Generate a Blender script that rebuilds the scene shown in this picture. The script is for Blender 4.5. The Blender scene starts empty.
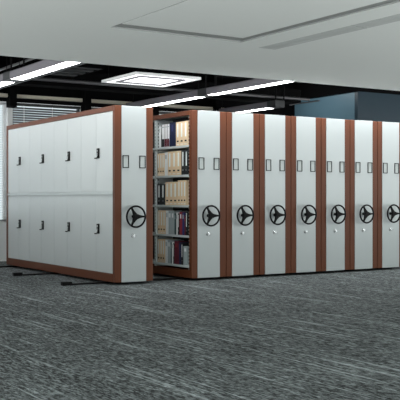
import bpy, bmesh, math, random
from mathutils import Vector, Matrix
C = bpy.context.scene.collection
random.seed(7)

# ------------------------------------------------------------------ camera
cam_d = bpy.data.cameras.new('camera')
cam = bpy.data.objects.new('camera', cam_d)
C.objects.link(cam)
cam_d.sensor_width = 36.0
cam_d.lens = 899.36 / 400 * 36
cam_d.shift_y = -0.9 / 400
cam_d.clip_end = 200
TH = math.radians(32.432)
cam.location = (-5.281, -10.351, 1.089)
cam.rotation_euler = (math.radians(90), 0, -TH)
bpy.context.scene.camera = cam

# ------------------------------------------------------------------ world and lights
w = bpy.data.worlds.new('world'); bpy.context.scene.world = w
w.use_nodes = True
# overcast white sky above, brighter lower half added to light the ceiling from below
wn_ = w.node_tree
wtc = wn_.nodes.new('ShaderNodeTexCoord'); wsep = wn_.nodes.new('ShaderNodeSeparateXYZ')
wr = wn_.nodes.new('ShaderNodeValToRGB')
wn_.links.new(wtc.outputs['Generated'], wsep.inputs[0]); 
wm = wn_.nodes.new('ShaderNodeMath'); wm.operation = 'MULTIPLY_ADD'; wm.inputs[1].default_value = .5; wm.inputs[2].default_value = .5
wn_.links.new(wsep.outputs[2], wm.inputs[0]); wn_.links.new(wm.outputs[0], wr.inputs[0])
SKY, UPLIGHT = .29, 1.0
wr.color_ramp.elements[0].position = .44; wr.color_ramp.elements[0].color = (.975*UPLIGHT, 1.0*UPLIGHT, .99*UPLIGHT, 1)
wr.color_ramp.elements[1].position = .49; wr.color_ramp.elements[1].color = (.93*SKY, 1.0*SKY, 1.0*SKY, 1)
wn_.links.new(wr.outputs[0], wn_.nodes['Background'].inputs[0])
wn_.nodes['Background'].inputs[1].default_value = 4.6
vs = bpy.context.scene.view_settings
vs.view_transform = 'Standard'; vs.look = 'None'; vs.gamma = 1; vs.use_curve_mapping = False
vs.exposure = 0.0

def area(name, loc, rot, sx, sy, power, col=(1, 1, 1)):
    l = bpy.data.lights.new(name, 'AREA'); l.shape = 'RECTANGLE'
    l.size = sx; l.size_y = sy; l.energy = power; l.color = col
    o = bpy.data.objects.new(name, l); C.objects.link(o)
    o.location = loc; o.rotation_euler = rot
    return o
R = math.radians
# unseen lamp added behind the ceiling edge to brighten the cabinet front tops
area('added_front_wash', (6.0, -.20, 2.82), (0, 0, 0), 13.0, .10, 250, (0.97, 1, 1))
# unseen lamp added high up to brighten the blue-grey room's side wall
area('added_wall_light', (6.75, 5.0, 3.70), (0, R(-25), 0), .4, 1.8, 19, (.95, 1, 1))

# ------------------------------------------------------------------ materials
def srgb(r, g, b):
    f = lambda c: (c/255/12.92) if c/255 <= .04045 else ((c/255+.055)/1.055)**2.4
    return (f(r), f(g), f(b), 1)

def mat(name, col, rough=.5, metal=0., bump=0., scale=200., emit=None, estr=0., spec=.5, var=0.):
    m = bpy.data.materials.new(name); m.use_nodes = True
    nt = m.node_tree; b = nt.nodes['Principled BSDF']
    b.inputs['Base Color'].default_value = col
    b.inputs['Roughness'].default_value = rough
    b.inputs['Metallic'].default_value = metal
    b.inputs['Specular IOR Level'].default_value = spec
    tc = nt.nodes.new('ShaderNodeTexCoord')
    nz = nt.nodes.new('ShaderNodeTexNoise'); nz.inputs['Scale'].default_value = scale
    nt.links.new(tc.outputs['Object'], nz.inputs['Vector'])
    if bump:
        bp = nt.nodes.new('ShaderNodeBump'); bp.inputs['Strength'].default_value = bump
        bp.inputs['Distance'].default_value = .002
        nt.links.new(nz.outputs[0], bp.inputs['Height']); nt.links.new(bp.outputs[0], b.inputs['Normal'])
    if var:
        mx = nt.nodes.new('ShaderNodeMix'); mx.data_type = 'RGBA'
        mx.inputs[6].default_value = tuple(c*(1-var) for c in col[:3])+(1,)
        mx.inputs[7].default_value = tuple(min(1, c*(1+var)) for c in col[:3])+(1,)
        nt.links.new(nz.outputs[0], mx.inputs[0]); nt.links.new(mx.outputs[2], b.inputs['Base Color'])
    if emit:
        b.inputs['Emission Color'].default_value = emit
        b.inputs['Emission Strength'].default_value = estr
    return m

M = {}
M['paint'] = mat('light_grey_paint', srgb(168, 173, 174), .38, .25, bump=.05, scale=600)
M['door'] = mat('door_paint', srgb(196, 201, 201), .36, .25, bump=.05, scale=600)
M['brown'] = mat('brown_paint', srgb(91, 49, 29), .45, 0, bump=.08, scale=500, var=.06, spec=.22)
M['shelf'] = mat('shelf_paint', srgb(196, 203, 203), .4, .1, var=.03)
M['black'] = mat('black_plastic', srgb(7, 7, 8), .5, var=.1, spec=.12)
M['matblack'] = mat('black_ceiling_paint', srgb(8, 8, 9), .9, var=.2, scale=5, spec=.1)
M['dark'] = mat('dark_slot', srgb(22, 22, 24), .7, var=.1)
M['chrome'] = mat('chrome', srgb(190, 192, 192), .22, 1., var=.02)
M['card'] = mat('label_card_grey', srgb(182, 188, 187), .6, var=.02)
M['paper'] = mat('white_paper', srgb(228, 234, 232), .7, var=.03)
M['ceil'] = mat('ceiling_plaster', srgb(214, 219, 216), .9, bump=.05, scale=60, var=.015)
M['tray_shade'] = mat('tray_edge_shade_grey', srgb(142, 146, 144), .9, var=.03)  # soft edge shade of the ceiling tray put into the colour
M['wallw'] = mat('white_wall', srgb(232, 234, 234), .8, var=.02)
M['cream'] = mat('cream_pelmet', srgb(206, 200, 184), .7, var=.04)
M['slat'] = mat('grey_blind_slat', srgb(108, 111, 115), .45, .2, var=.05)
M['slatw'] = mat('white_blind_slat', srgb(225, 228, 230), .45, 0, var=.03)
M['lampgrey'] = mat('lamp_housing_grey', srgb(130, 127, 134), .5, 0, var=.04)
M['lampend'] = mat('lamp_joint_dark', srgb(60, 62, 64), .5, 0, var=.04)
M['blue'] = mat('blue_grey_panel_lit', srgb(104, 136, 152), .35, 0, var=.05, scale=2)  # lit copy of the wall colour, for the side face
M['blue_shaded'] = mat('blue_grey_panel_shaded', srgb(50, 68, 79), .3, 0, var=.05, scale=2)  # same wall, front face's shade put into a darker colour
M['diff'] = mat('air_diffuser_grey', srgb(178, 183, 181), .7, var=.03)
M['pipe'] = mat('grey_pipe', srgb(96, 96, 98), .4, .5, var=.1)
M['lit'] = mat('lamp_diffuser', srgb(255, 255, 255), .5, emit=(1, 1, 1, 1), estr=14)
M['litpanel'] = mat('panel_diffuser', srgb(255, 255, 255), .5, emit=(1, 1, 1, 1), estr=2.2)
M['framew'] = mat('white_lamp_frame', srgb(235, 235, 235), .4, var=.02)
M['beige'] = mat('beige_card', srgb(224, 198, 162), .75, var=.05, scale=60)
M['navy'] = mat('navy_card', srgb(13, 24, 62), .6, var=.05)
M['bblack'] = mat('black_card', srgb(24, 27, 30), .6, var=.05)
M['bwhite'] = mat('white_card', srgb(226, 228, 228), .6, var=.02)
M['bgrey'] = mat('grey_card', srgb(160, 170, 172), .6, var=.03)
M['maroon'] = mat('maroon_card', srgb(92, 26, 42), .6, var=.05)
M['red'] = mat('red_card', srgb(135, 36, 46), .6, var=.05)
M['blueb'] = mat('blue_card', srgb(36, 42, 98), .6, var=.05)
M['teal'] = mat('grey_green_card', srgb(60, 84, 84), .6, var=.05)

def glass_mat():
    m = bpy.data.materials.new('window_glass'); m.use_nodes = True
    b = m.node_tree.nodes['Principled BSDF']
    b.inputs['Base Color'].default_value = (.60, .64, .66, 1)
    b.inputs['Roughness'].default_value = .02
    b.inputs['Transmission Weight'].default_value = 1
    b.inputs['IOR'].default_value = 1.02
    return m
M['glass'] = glass_mat()

def carpet():
    m = bpy.data.materials.new('carpet_tiles'); m.use_nodes = True
    nt = m.node_tree; L = nt.links.new; N = nt.nodes.new
    b = nt.nodes['Principled BSDF']; b.inputs['Roughness'].default_value = .95
    b.inputs['Specular IOR Level'].default_value = .15
    tc = N('ShaderNodeTexCoord')
    def noise(sx, sy, sc, det, rough=.6):
        mp = N('ShaderNodeMapping'); mp.inputs['Scale'].default_value = (sx, sy, 1)
        L(tc.outputs['Object'], mp.inputs[0])
        n = N('ShaderNodeTexNoise'); n.inputs['Scale'].default_value = sc
        n.inputs['Detail'].default_value = det; n.inputs['Roughness'].default_value = rough
        L(mp.outputs[0], n.inputs['Vector']); return n
    def ramp(src, a, c, v0, v1):
        r = N('ShaderNodeMapRange'); r.inputs[1].default_value = a; r.inputs[2].default_value = c
        r.inputs[3].default_value = v0; r.inputs[4].default_value = v1
        L(src, r.inputs[0]); return r.outputs[0]
    def math_(op, x, y):
        q = N('ShaderNodeMath'); q.operation = op
        for i, v in enumerate((x, y)):
            if isinstance(v, (int, float)): q.inputs[i].default_value = v
            else: L(v, q.inputs[i])
        return q.outputs[0]
    fib = ramp(noise(1.0, .25, 50, 3, .8).outputs[0], .42, .60, 0, 1)      # tufts
    blot = ramp(noise(2.0, .7, 1.6, 3).outputs[0], .35, .65, 0, 1)          # worn tone
    dash = ramp(noise(6, .9, 4.0, 4, .7).outputs[0], .46, .66, 0, 1)     # broken light yarn
    line = ramp(noise(13.0, .30, 2.0, 2).outputs[0], .60, .66, 0, 1)         # long pale yarn lines
    v = math_('ADD', math_('MULTIPLY', fib, .115), math_('MULTIPLY', blot, .03))
    v = math_('ADD', v, math_('MULTIPLY', math_('MULTIPLY', dash, fib), .14))
    v = math_('ADD', v, math_('MULTIPLY', line, .15))
    v = math_('ADD', v, .002)
    cr = N('ShaderNodeCombineColor')
    L(math_('MULTIPLY', v, .90), cr.inputs[0]); L(v, cr.inputs[1]); L(math_('MULTIPLY', v, 1.02), cr.inputs[2])
    L(cr.outputs[0], b.inputs['Base Color'])
    bp = N('ShaderNodeBump'); bp.inputs['Strength'].default_value = .6; bp.inputs['Distance'].default_value = .006
    L(fib, bp.inputs['Height']); L(bp.outputs[0], b.inputs['Normal'])
    return m
M['carpet'] = carpet()

# ------------------------------------------------------------------ helpers
def bx(bm, x0, x1, y0, y1, z0, z1):
    vs_ = [bm.verts.new((x, y, z)) for x in (x0, x1) for y in (y0, y1) for z in (z0, z1)]
    for f in ((0,1,3,2), (4,6,7,5), (0,4,5,1), (2,3,7,6), (0,2,6,4), (1,5,7,3)):
        bm.faces.new([vs_[i] for i in f])
def cyl(bm, p0, p1, r0, r1=None, seg=20):
    p0 = Vector(p0); p1 = Vector(p1); d = p1-p0
    r1 = r0 if r1 is None else r1
    q = d.to_track_quat('Z', 'Y').to_matrix().to_4x4()
    m = Matrix.Translation((p0+p1)/2) @ q
    bmesh.ops.create_cone(bm, cap_ends=True, segments=seg, radius1=r0, radius2=r1, depth=d.length, matrix=m)
def torus(bm, c, R_, r, seg=56, ms=12):
    # ring in the XZ plane about c
    vv = []
    for i in range(seg):
        t = 2*math.pi*i/seg; row = []
        for j in range(ms):
            p = 2*math.pi*j/ms; rr = R_+r*math.cos(p)
            row.append(bm.verts.new((c[0]+rr*math.cos(t), c[1]+r*math.sin(p), c[2]+rr*math.sin(t))))
        vv.append(row)
    for i in range(seg):
        for j in range(ms):
            bm.faces.new((vv[i][j], vv[(i+1) % seg][j], vv[(i+1) % seg][(j+1) % ms], vv[i][(j+1) % ms]))
def obj(name, bm, m, parent=None, bev=0., smooth=False, seg=2):
    bmesh.ops.recalc_face_normals(bm, faces=bm.faces)
    me = bpy.data.meshes.new(name); bm.to_mesh(me); bm.free()
    me.materials.append(M[m])
    if smooth:
        for p in me.polygons: p.use_smooth = True
    o = bpy.data.objects.new(name, me); C.objects.link(o)
    if parent: o.parent = parent
    if bev:
        md = o.modifiers.new('bevel', 'BEVEL'); md.width = bev; md.segments = seg; md.limit_method = 'ANGLE'
    return o
def box(name, c, m, parent=None, bev=0.):
    bm = bmesh.new(); bx(bm, *c); return obj(name, bm, m, parent, bev)
def boxes(name, cs, m, parent=None, bev=0.):
    bm = bmesh.new()
    for c in cs: bx(bm, *c)
    return obj(name, bm, m, parent, bev)
def tag(o, label, cat, group=None):
    o['label'] = label; o['category'] = cat
    if group: o['group'] = group
    return o
def thing(name, label, cat, loc=(0, 0, 0), group=None):
    o = bpy.data.objects.new(name, None); C.objects.link(o); o.location = loc
    return tag(o, label, cat, group)
def struct(o):
    o['kind'] = 'structure'; return o
def copy_tree(o, parent=None):
    c = o.copy(); C.objects.link(c); c.parent = parent
    for ch in list(o.children): copy_tree(ch, c)
    return c

# ------------------------------------------------------------------ the room
FZ = -0.022                                 # carpet level; rail tops are at 0
bm = bmesh.new()
pts = [(-7.2, -7.6), (-2.0, -10.6), (15.5, -1.0), (14.5, 7.4), (-8.0, 7.4)]
lo = [bm.verts.new((x, y, FZ-.1)) for x, y in pts]; up = [bm.verts.new((x, y, FZ)) for x, y in pts]
bm.faces.new(lo); bm.faces.new(up)
for q in range(5): bm.faces.new((lo[q], lo[(q+1) % 5], up[(q+1) % 5], up[q]))
struct(obj('floor', bm, 'carpet'))
CZ = 2.75                                   # plaster ceiling over the front of the office
CE = -0.33                                  # its far edge
bm = bmesh.new()
RX0, RX1, RY1 = -1.33, .20, -2.55           # ceiling tray, laid flat with its edge shade as grey grooves
LX0, LX1, LY1 = .55, .78, -2.37             # slot of the linear air diffuser
bx(bm, -16, RX0-.02, -16, CE, CZ, CZ+.07)
bx(bm, RX0-.02, RX1, RY1, CE, CZ, CZ+.07)
bx(bm, RX0, RX1-.13, -16, RY1-.20, CZ, CZ+.07)
bx(bm, RX1, LX0, -16, CE, CZ, CZ+.07)
bx(bm, LX0, LX1, LY1, CE, CZ, CZ+.07)
bx(bm, LX1, 24, -16, CE, CZ, CZ+.07)
bx(bm, -16, 24, -16, CE, CZ+.07, CZ+.2)
struct(obj('ceiling', bm, 'ceil'))
struct(boxes('trim_shade', [(RX0-.02, RX1, RY1-.20, RY1, CZ+.012, CZ+.069), (RX1-.13, RX1, -16, RY1-.20, CZ+.012, CZ+.069), (RX0-.02, RX0, -16, RY1-.20, CZ+.012, CZ+.069),
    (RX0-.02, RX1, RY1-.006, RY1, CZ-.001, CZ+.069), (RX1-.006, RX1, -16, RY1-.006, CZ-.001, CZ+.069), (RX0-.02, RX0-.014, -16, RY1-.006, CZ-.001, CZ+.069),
    (RX0, RX1-.13, RY1-.206, RY1-.20, CZ, CZ+.012)], 'tray_shade'))  # grey strips drawing the shadow along the tray edges
d = thing('air_diffuser', 'long narrow grey air diffuser set flush in the plain ceiling', 'air vent', (.665, -2.37, CZ))
box('vent_panel', (-.112, .112, -1.48, -.002, -.002, .02), 'diff', d, .002)
box('vent_panel', (-.112, .112, -9.5, -1.50, -.002, .02), 'diff', d, .002)
boxes('slot', [(x-.004, x+.004, -9.5, -.01, -.004, -.001) for x in (-.06, .06)], 'diff', d)

UZ = 3.75
struct(box('ceiling', (-16, 24, CE, 7.4, UZ, UZ+.1), 'matblack'))
struct(box('trim_1', (-16, 24, CE-.02, CE, CZ+.02, UZ), 'matblack'))
# back wall: sill wall, pelmet strip, black band above, window openings between mullions
WY = 5.1
E_ = 5.45                                   # right end of the window wall
struct(box('wall_back', (-8, E_, WY, WY+.2, FZ, .68), 'wallw'))
struct(box('wall_back', (-8, E_, WY, WY+.25, 2.93, UZ), 'matblack'))
struct(box('trim_2', (-8, E_-.15, WY-.14, WY, 2.90, 2.962), 'cream', None, .004))
struct(box('trim_3', (-8, E_, WY-.08, WY, 2.83, 2.898), 'matblack'))
struct(box('wall_back', (E_, 9.5, 6.2, 6.4, FZ, UZ), 'matblack'))
struct(box('wall_return', (E_, E_+.15, WY, 6.2, FZ, UZ), 'matblack'))
bay = [-2.42, -.97, .48, 1.93, 3.38, 4.83]
for i, a in enumerate(bay):
    struct(box('trim_4', (a-.045, a+.045, WY-.06, WY+.1, .68, 2.83), 'wallw', None, .004))
    struct(box('trim_5', (a-.075, a+.05, WY-.26, WY-.06, 2.72, UZ), 'matblack'))
for i in range(len(bay)-1):
    a0, a1 = bay[i]+.045, bay[i+1]-.045
    bm = bmesh.new()
    for c in ((a0, a0+.04, .68, 2.83), (a1-.04, a1, .68, 2.83), (a0, a1, .68, .72), (a0, a1, 2.79, 2.83)):
        bx(bm, c[0], c[1], WY+.06, WY+.11, c[2], c[3])
    wn = struct(obj('window_%d' % (i+1), bm, 'lampend' if i > 1 else 'framew'))
    box('pane', (a0+.04, a1-.04, WY+.08, WY+.09, .72, 2.79), 'glass', wn)
    nm = ['left of the white window post at the far left', 'in the window behind the tall door cabinet',
          'beginning behind the open aisle', 'behind the hanging lamps', 'at the left edge'][min(i, 4)]
    lab = {0: 'white horizontal blind farthest left, at the edge of the window wall',
           1: 'white horizontal window blind beside the far end of the door cabinet',
           2: 'grey horizontal window blind showing above the tall door cabinet',
           3: 'grey horizontal window blind seen just above the open shelving aisle',
           4: 'grey horizontal window blind under the hanging lamp at middle of picture'}[i]
    t = thing('window_blind', lab, 'blind', ((a0+a1)/2, WY+.01, .70), 'horizontal blinds on the back windows')
    hw = (a1-a0)/2-.015
    box('head_rail', (-hw, hw, -.03, .03, 2.07, 2.125), 'lampend' if i > 1 else 'slatw', t, .003)
    bm = bmesh.new()
    n = 47; ang = R(47 if i > 1 else 8)
    for k in range(n):
        z = .04+k*.0433
        dy, dz = .024*math.cos(ang), .024*math.sin(ang)
        v4 = [(-hw, -dy, z-dz), (hw, -dy, z-dz), (hw, dy, z+dz), (-hw, dy, z+dz)]
        lo = [bm.verts.new(p) for p in v4]; up = [bm.verts.new((p[0], p[1], p[2]+.0015)) for p in v4]
        bm.faces.new(lo); bm.faces.new(up)
        for q in range(4): bm.faces.new((lo[q], lo[(q+1) % 4], up[(q+1) % 4], up[q]))
    obj('slats', bm, 'slat' if i > 1 else 'slatw', t)
    for s in (-.45*1.0, .1):
        boxes('cord', [(s-.004, s+.004, -.03, -.026, .03, 2.08)], 'slatw', t)
    box('bottom_rail', (-hw, hw, -.02, .02, .004, .022), 'slat', t, .002)

# blue-grey room volume behind the cabinets on the right
struct(box('wall_right', (7.86, 13.4, 4.05, 4.15, FZ, 3.39), 'blue_shaded'))
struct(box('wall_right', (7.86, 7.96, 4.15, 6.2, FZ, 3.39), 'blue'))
struct(box('wall_right', (10.05, 10.13, 4.03, 4.05, FZ, 3.39), 'blue_shaded'))
struct(box('trim_6', (7.8, 13.4, 4.0, 6.2, 3.39, UZ), 'matblack'))

# ------------------------------------------------------------------ pendant lamps and ceiling services
def linear_lamp(x0, x1, y0, y1, label, z=2.80, h=.118):
    t = thing('linear_pendant_lamp', label, 'lamp', ((x0+x1)/2, (y0+y1)/2, z), 'linear lamps hanging over the cabinets')
    hx, hy = (x1-x0)/2, (y1-y0)/2
    boxes('lamp_housing', [(-hx, -hx+.012, -hy, hy, 0, h), (hx-.012, hx, -hy, hy, 0, h), (-hx, hx, -hy, hy, h-.01, h),
                     (-hx, hx, -hy, -hy+.01, 0, h), (-hx, hx, hy-.01, hy, 0, h)], 'lampgrey', t)
    box('diffuser', (-hx+.012, hx-.012, -hy+.01, hy-.01, .002, .03), 'lit', t)
    for s in (-hy*.9, hy*.9):
        bm = bmesh.new(); cyl(bm, (0, s, h), (0, s, UZ-z), .006, seg=8); obj('suspension_rod', bm, 'black', t)
def joint(x0, x1, y, label, z=2.80, h=.118):
    t = thing('lamp_joint', label, 'connector', ((x0+x1)/2, y, z), 'dark joints between lamp lengths')
    hx = (x1-x0)/2
    box('joint_box', (-hx-.004, hx+.004, -.13, .13, -.004, h+.004), 'lampend', t, .004)
    for s in (-.05, .14):
        bm = bmesh.new(); cyl(bm, (s, -.06, h), (s, -.06, UZ-z), .014, seg=8); obj('suspension_rod', bm, 'black', t)
linear_lamp(-.69, -.48, -.25, 1.95, 'bright linear lamp hanging farthest left, its near length under the ceiling edge')
joint(-.69, -.48, 2.08, 'dark joint box between the two lengths of the leftmost hanging lamp')
linear_lamp(-.69, -.48, 2.21, 4.9, 'short far length of the leftmost hanging lamp at picture edge')
linear_lamp(2.73, 2.92, -.25, 2.07, 'grey linear lamp hanging over the third cabinet, running up to ceiling edge')
joint(2.73, 2.92, 2.20, 'dark joint box on the middle hanging lamp with two black rods')
linear_lamp(2.73, 2.92, 2.33, 4.9, 'far length of middle hanging lamp, passing above the open aisle')
linear_lamp(4.82, 5.03, 3.2, 4.95, 'rightmost linear lamp, low over the fourth cabinet and ending in a dark joint')
joint(4.82, 5.03, 3.07, 'dark joint box closing the near end of the rightmost hanging lamp')

t = thing('square_ceiling_lamp', 'bright square panel lamp hanging above the door cabinet', 'lamp', (1.11, 1.04, 2.80))
boxes('lamp_frame', [(-.53, .53, -.53, .53, .03, .036), (-.53, -.49, -.53, .53, 0, .03), (.49, .53, -.53, .53, 0, .03),
                     (-.49, .49, -.53, -.49, 0, .03), (-.49, .49, .49, .53, 0, .03)], 'framew', t)
box('diffuser', (-.49, .49, -.49, .49, .008, .029), 'litpanel', t)
boxes('inner_frame', [(-.40, -.33, -.40, .40, -.003, .008), (.33, .40, -.40, .40, -.003, .008),
                      (-.33, .33, -.40, -.30, -.003, .008), (-.33, .33, .30, .40, -.003, .008)], 'lampgrey', t)
boxes('centre_reflection', [(-.03, .03, -.05, .05, -.02, .008)], 'framew', t, .004)  # small white block drawn for a reflection at the lamp's centre
for s in (-.45, .45):
    for q in (-.45, .45):
        bm = bmesh.new(); cyl(bm, (s, q, .06), (s, q, UZ-2.80), .005, seg=8); obj('suspension_rod', bm, 'black', t)

def pipe(p0, p1, r, label, cat='pipe', name='ceiling_pipe', m='pipe'):
    bm = bmesh.new(); cyl(bm, p0, p1, r, seg=12)
    return tag(obj(name, bm, m, None, smooth=False), label, cat, 'pipes under the black ceiling')
pipe((-5, 3.1, 3.0), (5.75, 3.1, 3.0), .028, 'long grey pipe running across under the black ceiling')
pipe((-.4, CE, 3.1), (-.4, 5.0, 3.1), .02, 'thin grey conduit left of the long bright lamp at far left')
pipe((.06, CE, 2.98), (.06, 5.0, 2.98), .016, 'thin grey conduit between leftmost lamp and square lamp')
pipe((-1.35, CE, 3.2), (-1.35, 5.0, 3.2), .02, 'thin grey conduit nearest the left picture edge')
pipe((5.2, 2.15, 2.86), (5.2, 3.0, 2.86), .014, 'thin grey conduit right of the rightmost lamp')
def duct(c, label):
    x0, x1, y0, y1, z0, z1 = c
    t = tag(box('ceiling_duct', c, 'matblack', None, .01), label, 'duct', 'ducts under the black ceiling')
duct((-5, 6.2, 3.9, 4.25, 3.02, 3.3), 'black rectangular duct running across close to the window wall')
duct((-5, 6.0, 2.1, 2.3, 3.35, 3.5), 'black beam crossing under the ceiling above the lamps')
def grille(cx, cy, z, wx, wy, n, label):
    t = thing('ceiling_grille', label, 'vent', (cx, cy, z), 'slatted grilles in the black ceiling')
    boxes('slats', [(-wx/2, wx/2, -wy/2+(k+.0)*wy/n, -wy/2+(k+.45)*wy/n, 0, .02) for k in range(n)], 'lampend', t)
    boxes('frame', [(-wx/2-.03, -wx/2, -wy/2, wy/2, 0, .06), (wx/2, wx/2+.03, -wy/2, wy/2, 0, .06), (-wx/2, wx/2, wy/2, wy/2+.03, 0, .06), (-wx/2, wx/2, -wy/2-.03, -wy/2, 0, .06)], 'matblack', t)
grille(-1.6, 2.6, 3.2, .7, 1.3, 5, 'slatted black grille above the leftmost lamp')
grille(.55, 2.8, 3.1, .7, 1.2, 4, 'slatted black grille left of the square lamp')
grille(3.6, 1.6, 3.15, 1.1, 1.3, 5, 'slatted black grille behind the rods of the middle lamp')

# ------------------------------------------------------------------ floor rails
def rail(y, x0, label):
    t = thing('floor_rail', label, 'rail', (x0, y, FZ), 'black floor rails under the cabinets')
    box('rail_bar', (0, 5.8-x0, -.03, .03, 0, -FZ), 'black', t, .002)
    box('end_stop', (-.13, .0, -.04, .04, 0, .05), 'black', t, .006)
RAILS = [(.34, -.46), (2.06, -.46), (3.72, -.46)]
rail(RAILS[0][0], RAILS[0][1], 'black floor rail and end stop nearest the camera, sticking out left')
rail(RAILS[1][0], RAILS[1][1], 'black floor rail and end stop second from the front, sticking out left')
rail(RAILS[2][0], RAILS[2][1], 'black floor rail farthest back, leaving picture at left edge')

# ------------------------------------------------------------------ mobile shelving units
W, L_, H, Z0 = .562, 3.942, 2.3, .012
A1, A2 = .095, .457
SP, TR, BR = .0714, .066, .120
DW = .4749
BAY = [SP + 2*DW*i for i in range(5)]
SHZ = [.178, .59, 1.005, 1.425, 1.83]
def u(nt): return nt

def front_parts(t):
    box('front_panel', (A1, A2, -.004, .03, Z0, H), 'paint', t, .003)
    for x0, x1, nm in ((0, A1, 'front_trim'), (A2, W, 'front_trim')):
        box(nm, (x0, x1, 0, SP, Z0, H), 'brown', t, .006)
    for ax in (.108+.045, .444-.045+.0):
        lh = boxes('label_holder', [(ax-.045, ax-.035, -.012, -.004, 1.493, 1.657), (ax+.035, ax+.045, -.012, -.004, 1.493, 1.657),
                               (ax-.035, ax+.035, -.012, -.004, 1.493, 1.503), (ax-.035, ax+.035, -.012, -.004, 1.647, 1.657)], 'black', t)
        box('paper_card', (ax-.035, ax+.035, -.006, -.004, 1.503, 1.647), 'card', lh)
    # hand wheel
    cx, cz, cy = .262, .862, -.085
    bm = bmesh.new(); torus(bm, (cx, cy, cz), .135, .0125)
    hw = obj('handwheel', bm, 'black', t, smooth=True)
    for k, a in enumerate((0, 120, 240)):
        a = R(a); bm = bmesh.new()
        ux, uz = math.cos(a), math.sin(a); px, pz = -uz, ux
        prof = [(.02, .034), (.05, .022), (.09, .014), (.128, .012)]
        rows = []
        for r_, hw_ in prof:
            th = .011 if r_ > .06 else .014; yo = cy+.006*(1-r_/.13)
            rows.append([bm.verts.new((cx+ux*r_+px*s*hw_, yo+q*th, cz+uz*r_+pz*s*hw_)) for s, q in ((-1, -1), (1, -1), (1, 1), (-1, 1))])
        for i in range(3):
            for j in range(4):
                bm.faces.new((rows[i][j], rows[i][(j+1) % 4], rows[i+1][(j+1) % 4], rows[i+1][j]))
        bm.faces.new(rows[0]); bm.faces.new(rows[-1])
        obj('spoke', bm, 'black', hw, .004)
    bm = bmesh.new(); cyl(bm, (cx, cy+.018, cz), (cx, cy-.012, cz), .036, .030, 28); obj('hub', bm, 'black', hw, .004)
    bm = bmesh.new(); cyl(bm, (cx, -.004, cz), (cx, cy+.018, cz), .013, None, 24); obj('shaft', bm, 'black', hw)
    bm = bmesh.new(); cyl(bm, (cx, -.010, cz), (cx, -.004, cz), .022, None, 28); obj('shaft_plate', bm, 'black', hw)
    # lock knob
    lx, lz = .262, .612
    bm = bmesh.new(); cyl(bm, (lx, -.004, lz), (lx, -.014, lz), .031, .028, 24); cyl(bm, (lx, -.014, lz), (lx, -.034, lz), .021, .016, 20)
    lk = obj('lock_knob', bm, 'chrome', t, .002)
    bm = bmesh.new(); bx(bm, lx+.004, lx+.040, -.032, -.026, lz-.004, lz+.004); obj('lock_lever', bm, 'chrome', lk, .003)

def side_frame(t, x0, x1):
    boxes('side_frame', [(x0, x1, SP, L_-SP, Z0, BR), (x0, x1, SP, L_-SP, H-TR, H), (x0, x1, L_-SP, L_, Z0, H)], 'brown', t, .004)

def chassis(t):
    boxes('base_chassis', [(.04, W-.04, .05, L_-.03, 0, Z0+.0)], 'black', t)

def closed_unit(label):
    t = thing('mobile_shelving_unit', label, 'mobile shelving', (0, 0, 0), 'mobile shelving columns')
    front_parts(t); chassis(t)
    box('carcass', (.012, W-.012, SP, L_-SP, BR-.01, H-.01), 'door', t)
    side_frame(t, 0, .02); side_frame(t, W-.02, W)
    return t

def door_unit(label):
    t = thing('mobile_shelving_unit', label, 'mobile shelving', (0, 0, 0), 'mobile shelving columns')
    front_parts(t); chassis(t)
    box('carcass', (.03, W-.012, SP, L_-SP, BR-.01, H-.01), 'door', t)
    side_frame(t, 0, .03); side_frame(t, W-.02, W)
    ZM = 1.165
    box('mid_rail', (-.002, .03, SP, L_-SP, ZM-.018, ZM+.018), 'shelf', t, .003)
    for row, (z0, z1, hz) in enumerate(((BR+.004, ZM-.028, .695), (ZM+.028, H-TR-.004, 1.70))):
        for k in range(8):
            y0, y1 = SP+k*DW+.0015, SP+(k+1)*DW-.0015
            bm = bmesh.new()
            # leaf with a slightly curved face and folded edges
            # very shallow curve added to give each leaf a shading gradient
            pts = [(y0, .028)] + [(y0+(y1-y0)*q/10, .006+.008*(1-(q/5-1)**2)) for q in range(11)] + [(y1, .028)]
            lo = [bm.verts.new((x, y, z0)) for y, x in pts]; up = [bm.verts.new((x, y, z1)) for y, x in pts]
            bm.faces.new(lo); bm.faces.new(up)
            nq = len(pts)
            for q in range(nq): bm.faces.new((lo[q], lo[(q+1) % nq], up[(q+1) % nq], up[q]))
            dr = obj('door', bm, 'door', t)
            if k % 2 == 0:
                y = y1-.045
                hb = boxes('handle', [(-.008, .014, y-.030, y+.030, hz-.066, hz+.066)], 'black', dr, .006)
                box('key_plate', (-.010, -.008, y-.012, y+.012, hz+.022, hz+.046), 'chrome', hb, .001)
                box('swing_lever', (-.022, -.008, y-.012, y+.014, hz-.045, hz+.005), 'chrome', hb, .003)
                boxes('lever_tip', [(-.030, -.012, y-.002, y+.05, hz-.074, hz-.058)], 'black', hb, .003)
    return t

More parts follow.
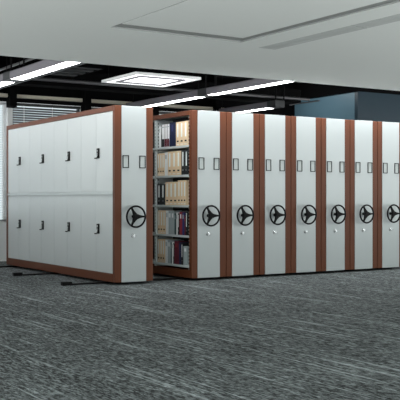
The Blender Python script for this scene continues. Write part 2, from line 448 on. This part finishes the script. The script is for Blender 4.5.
def open_unit(label):
    t = thing('mobile_shelving_unit', label, 'mobile shelving', (0, 0, 0), 'mobile shelving columns')
    front_parts(t); chassis(t)
    side_frame(t, 0, .02); side_frame(t, W-.02, W)
    box('back_panel_shaded', (.30, W-.012, SP, L_-SP, BR-.01, H-.01), 'bblack', t)  # black colour stands in for the unlit depth behind the shelves
    box('top_panel', (.02, .30, SP, L_-SP, H-.04, H-.008), 'shelf', t)
    for i, y in enumerate(BAY):
        bm = bmesh.new()
        th = .02
        ya = max(SP, y-th); yb = min(L_-SP, y+th)
        if i == 0: ya, yb = SP, SP+.022
        bx(bm, .012, .30, ya, yb, BR, H-TR)
        up = obj('upright', bm, 'shelf', t)
        sl = []
        for k in range(42):
            z = .2+k*.048
            sl.append((.0105, .012, ya+.012, ya+.022, z, z+.026))
            sl.append((.05, .06, ya-.0015, ya, z, z+.026))
        boxes('slots', sl, 'dark', up)
    for i in range(4):
        y0 = BAY[i]+.022; y1 = BAY[i+1]-.02
        for z in SHZ:
            boxes('shelf', [(.012, .30, y0, y1, z-.03, z)], 'shelf', t, .002)
    return t

PITCH = .5697
X2 = .5668+.5955
door_unit('white mobile cabinet with brown frame and tall doors, left of the open aisle')
o = open_unit('mobile shelving column right of the aisle with open shelves of files'); o.location.x = X2
names = ['second handwheel column right of the aisle, closed against the open shelving',
         'third handwheel column right of the aisle, closed between its neighbours',
         'fourth handwheel column right of the aisle, at middle of the closed row',
         'fifth handwheel column right of the aisle, in the closed row',
         'sixth handwheel column right of the aisle, last one seen whole',
         'handwheel column at right picture edge, cut off by the frame']
p0 = closed_unit(names[0]); p0.location.x = X2+PITCH
for i in range(1, 6):
    c = copy_tree(p0); c.location.x = X2+PITCH*(i+1); c['label'] = names[i]

# ------------------------------------------------------------------ files and books on the open shelves
FX = X2+.022                                # front of the files
def px2y(px, a=FX):
    k = (px-200)/899.36; da = a+5.281; c, s = math.cos(TH), math.sin(TH)
    return -10.351 + (da*c-k*da*s)/(s+k*c)
RB = {}
def binder(kind, px0, px1, shelf, h, label, name='ring_binder', cat='binder', depth=.23, dx=0., lean=0, pic=None):
    y1, y0 = px2y(px0), px2y(px1)
    w_ = y1-y0-.003; z = SHZ[shelf]+.001
    t = thing(name, label, cat, (FX+dx, (y0+y1)/2, z), 'files and books on the open shelves')
    hw = w_/2
    body = {'beige': 'beige', 'black': 'bblack', 'white': 'bwhite', 'grey': 'bgrey', 'navy': 'navy',
            'maroonbase': 'bwhite', 'blackbase': 'bwhite', 'maroon': 'maroon', 'red': 'red', 'blue': 'blueb', 'teal': 'teal', 'thinwhite': 'bwhite'}[kind]
    box('cover', (0, depth, -hw, hw, 0, h), body, t, .003)
    if kind in ('beige', 'black'):
        box('spine_label', (-.0015, 0, -hw*.34, hw*.34, h*.36, h*.93), 'paper', t)
        box('finger_hole', (-.002, 0, -hw*.48, hw*.48, h*.16, h*.22), 'dark' if kind == 'beige' else 'chrome', t)
        if kind == 'beige': box('base_band', (-.0012, 0, -hw*.6, hw*.6, h*.05, h*.075), 'bwhite', t)
    if kind in ('maroonbase', 'blackbase'):
        box('base_band', (-.0015, 0, -hw*.98, hw*.98, .005, h*.36), 'maroon' if kind == 'maroonbase' else 'bblack', t)
        box('spine_edge', (-.0012, 0, hw*.62, hw*.98, h*.36, h*.99), 'maroon' if kind == 'maroonbase' else 'bblack', t)
        box('top_band', (-.0015, 0, -hw*.98, hw*.98, h*.86, h*.90), 'bgrey', t)
    if kind == 'navy':
        box('spine_label', (-.0015, 0, -hw*.25, hw*.25, h*.62, h*.9), 'blueb', t)
    if kind in ('maroon', 'red', 'blue', 'teal', 'thinwhite', 'grey', 'white'):
        box('spine_label', (-.0012, 0, -hw*.5, hw*.5, h*.72, h*.9), {'maroon': 'red', 'red': 'bwhite', 'blue': 'bgrey', 'teal': 'bgrey', 'thinwhite': 'bgrey', 'grey': 'bwhite', 'white': 'bgrey'}[kind], t)
    if lean: t.rotation_euler.x = R(lean)
    return t
ROW = ['lowest shelf', 'second shelf from floor', 'middle shelf', 'second shelf from top', 'top shelf']
ORD3 = ['leftmost', 'middle', 'rightmost']
def trio(px0, px1, shelf, h, what, dx=0.):
    for k in range(3):
        w3 = (px1-px0)/3
        binder('beige', px0+k*w3, px0+(k+1)*w3, shelf, h, '%s of three beige files %s, %s' % (ORD3[k], what, ROW[shelf]), 'box_file', 'box file', dx=dx)
# top shelf
binder('thinwhite', 158.8, 160.3, 4, .30, 'thin white folder leaning at far left of the top shelf', 'folder', 'folder')
binder('blackbase', 161.2, 164.6, 4, .325, 'white binder with black foot on the top shelf')
binder('maroonbase', 164.7, 166.9, 4, .325, 'white binder with maroon foot beside the black-footed one, top shelf')
binder('maroonbase', 167.0, 169.2, 4, .325, 'white binder with maroon foot touching the navy binder, top shelf')
binder('navy', 169.4, 175.4, 4, .34, 'wide navy blue binder on the top shelf')
trio(175.8, 187.6, 4, .335, 'at the right end')
# second from top
trio(157.4, 164.3, 3, .32, 'at the left end')
binder('white', 164.6, 167.3, 3, .325, 'plain white binder between two sets of beige files')
trio(167.6, 180.6, 3, .335, 'beside the black binders')
binder('black', 181.2, 184.6, 3, .34, 'left one of two black binders on the second shelf from the top')
binder('black', 184.7, 188.0, 3, .34, 'right one of two black binders on the second shelf from the top')
# middle
binder('black', 157.2, 161.0, 2, .30, 'left one of two black binders on the middle shelf')
binder('black', 161.1, 164.8, 2, .30, 'right one of two black binders on the middle shelf')
trio(165.2, 177.2, 2, .325, 'beside the black binders')
trio(177.6, 186.0, 2, .345, 'at the right end')
# second from floor
trio(157.6, 165.4, 1, .335, 'at the left end')
binder('white', 165.7, 168.2, 1, .335, 'white binder beside the beige files, second shelf from the floor')
binder('grey', 168.4, 171.2, 1, .33, 'left one of two plain grey binders, second shelf from floor')
binder('grey', 171.3, 174.0, 1, .33, 'right one of two plain grey binders, second shelf from floor')
binder('teal', 174.4, 175.6, 1, .30, 'thin grey-green book beside the grey binders', 'book', 'book')
binder('thinwhite', 176.2, 177.5, 1, .31, 'thin white book on the second shelf from the floor', 'book', 'book')
binder('black', 177.7, 179.2, 1, .30, 'thin black binder left of the red book', 'book', 'book')
binder('red', 179.4, 181.9, 1, .32, 'bright red book on the second shelf from the floor', 'book', 'book')
binder('blue', 182.1, 184.0, 1, .315, 'blue book right of the red book', 'book', 'book')
binder('maroon', 184.2, 185.4, 1, .27, 'short maroon book right of the blue book', 'book', 'book')
binder('black', 185.5, 187.4, 1, .33, 'black binder at right end, second shelf from the floor', 'book', 'book')
# lowest
trio(157.5, 164.8, 0, .335, 'at the left end')
binder('white', 165.2, 167.4, 0, .335, 'white binder beside the beige files, lowest shelf')
binder('grey', 167.6, 170.4, 0, .33, 'grey binder in the middle of the lowest shelf')
binder('teal', 170.6, 171.6, 0, .30, 'thin grey-green book on the lowest shelf', 'book', 'book')
binder('thinwhite', 171.8, 173.0, 0, .31, 'thin white book on the lowest shelf', 'book', 'book')
binder('black', 173.1, 174.0, 0, .29, 'thin black book left of the maroon book, lowest shelf', 'book', 'book')
binder('maroon', 174.2, 178.6, 0, .325, 'wide maroon book on the lowest shelf', 'book', 'book')
binder('navy', 178.9, 180.8, 0, .31, 'navy book right of the wide maroon book', 'book', 'book')
binder('black', 181.0, 183.0, 0, .30, 'black book between the navy and pale books, lowest shelf', 'book', 'book')
binder('grey', 183.2, 187.2, 0, .26, 'short pale grey folder at the right end of the lowest shelf', 'folder', 'folder')
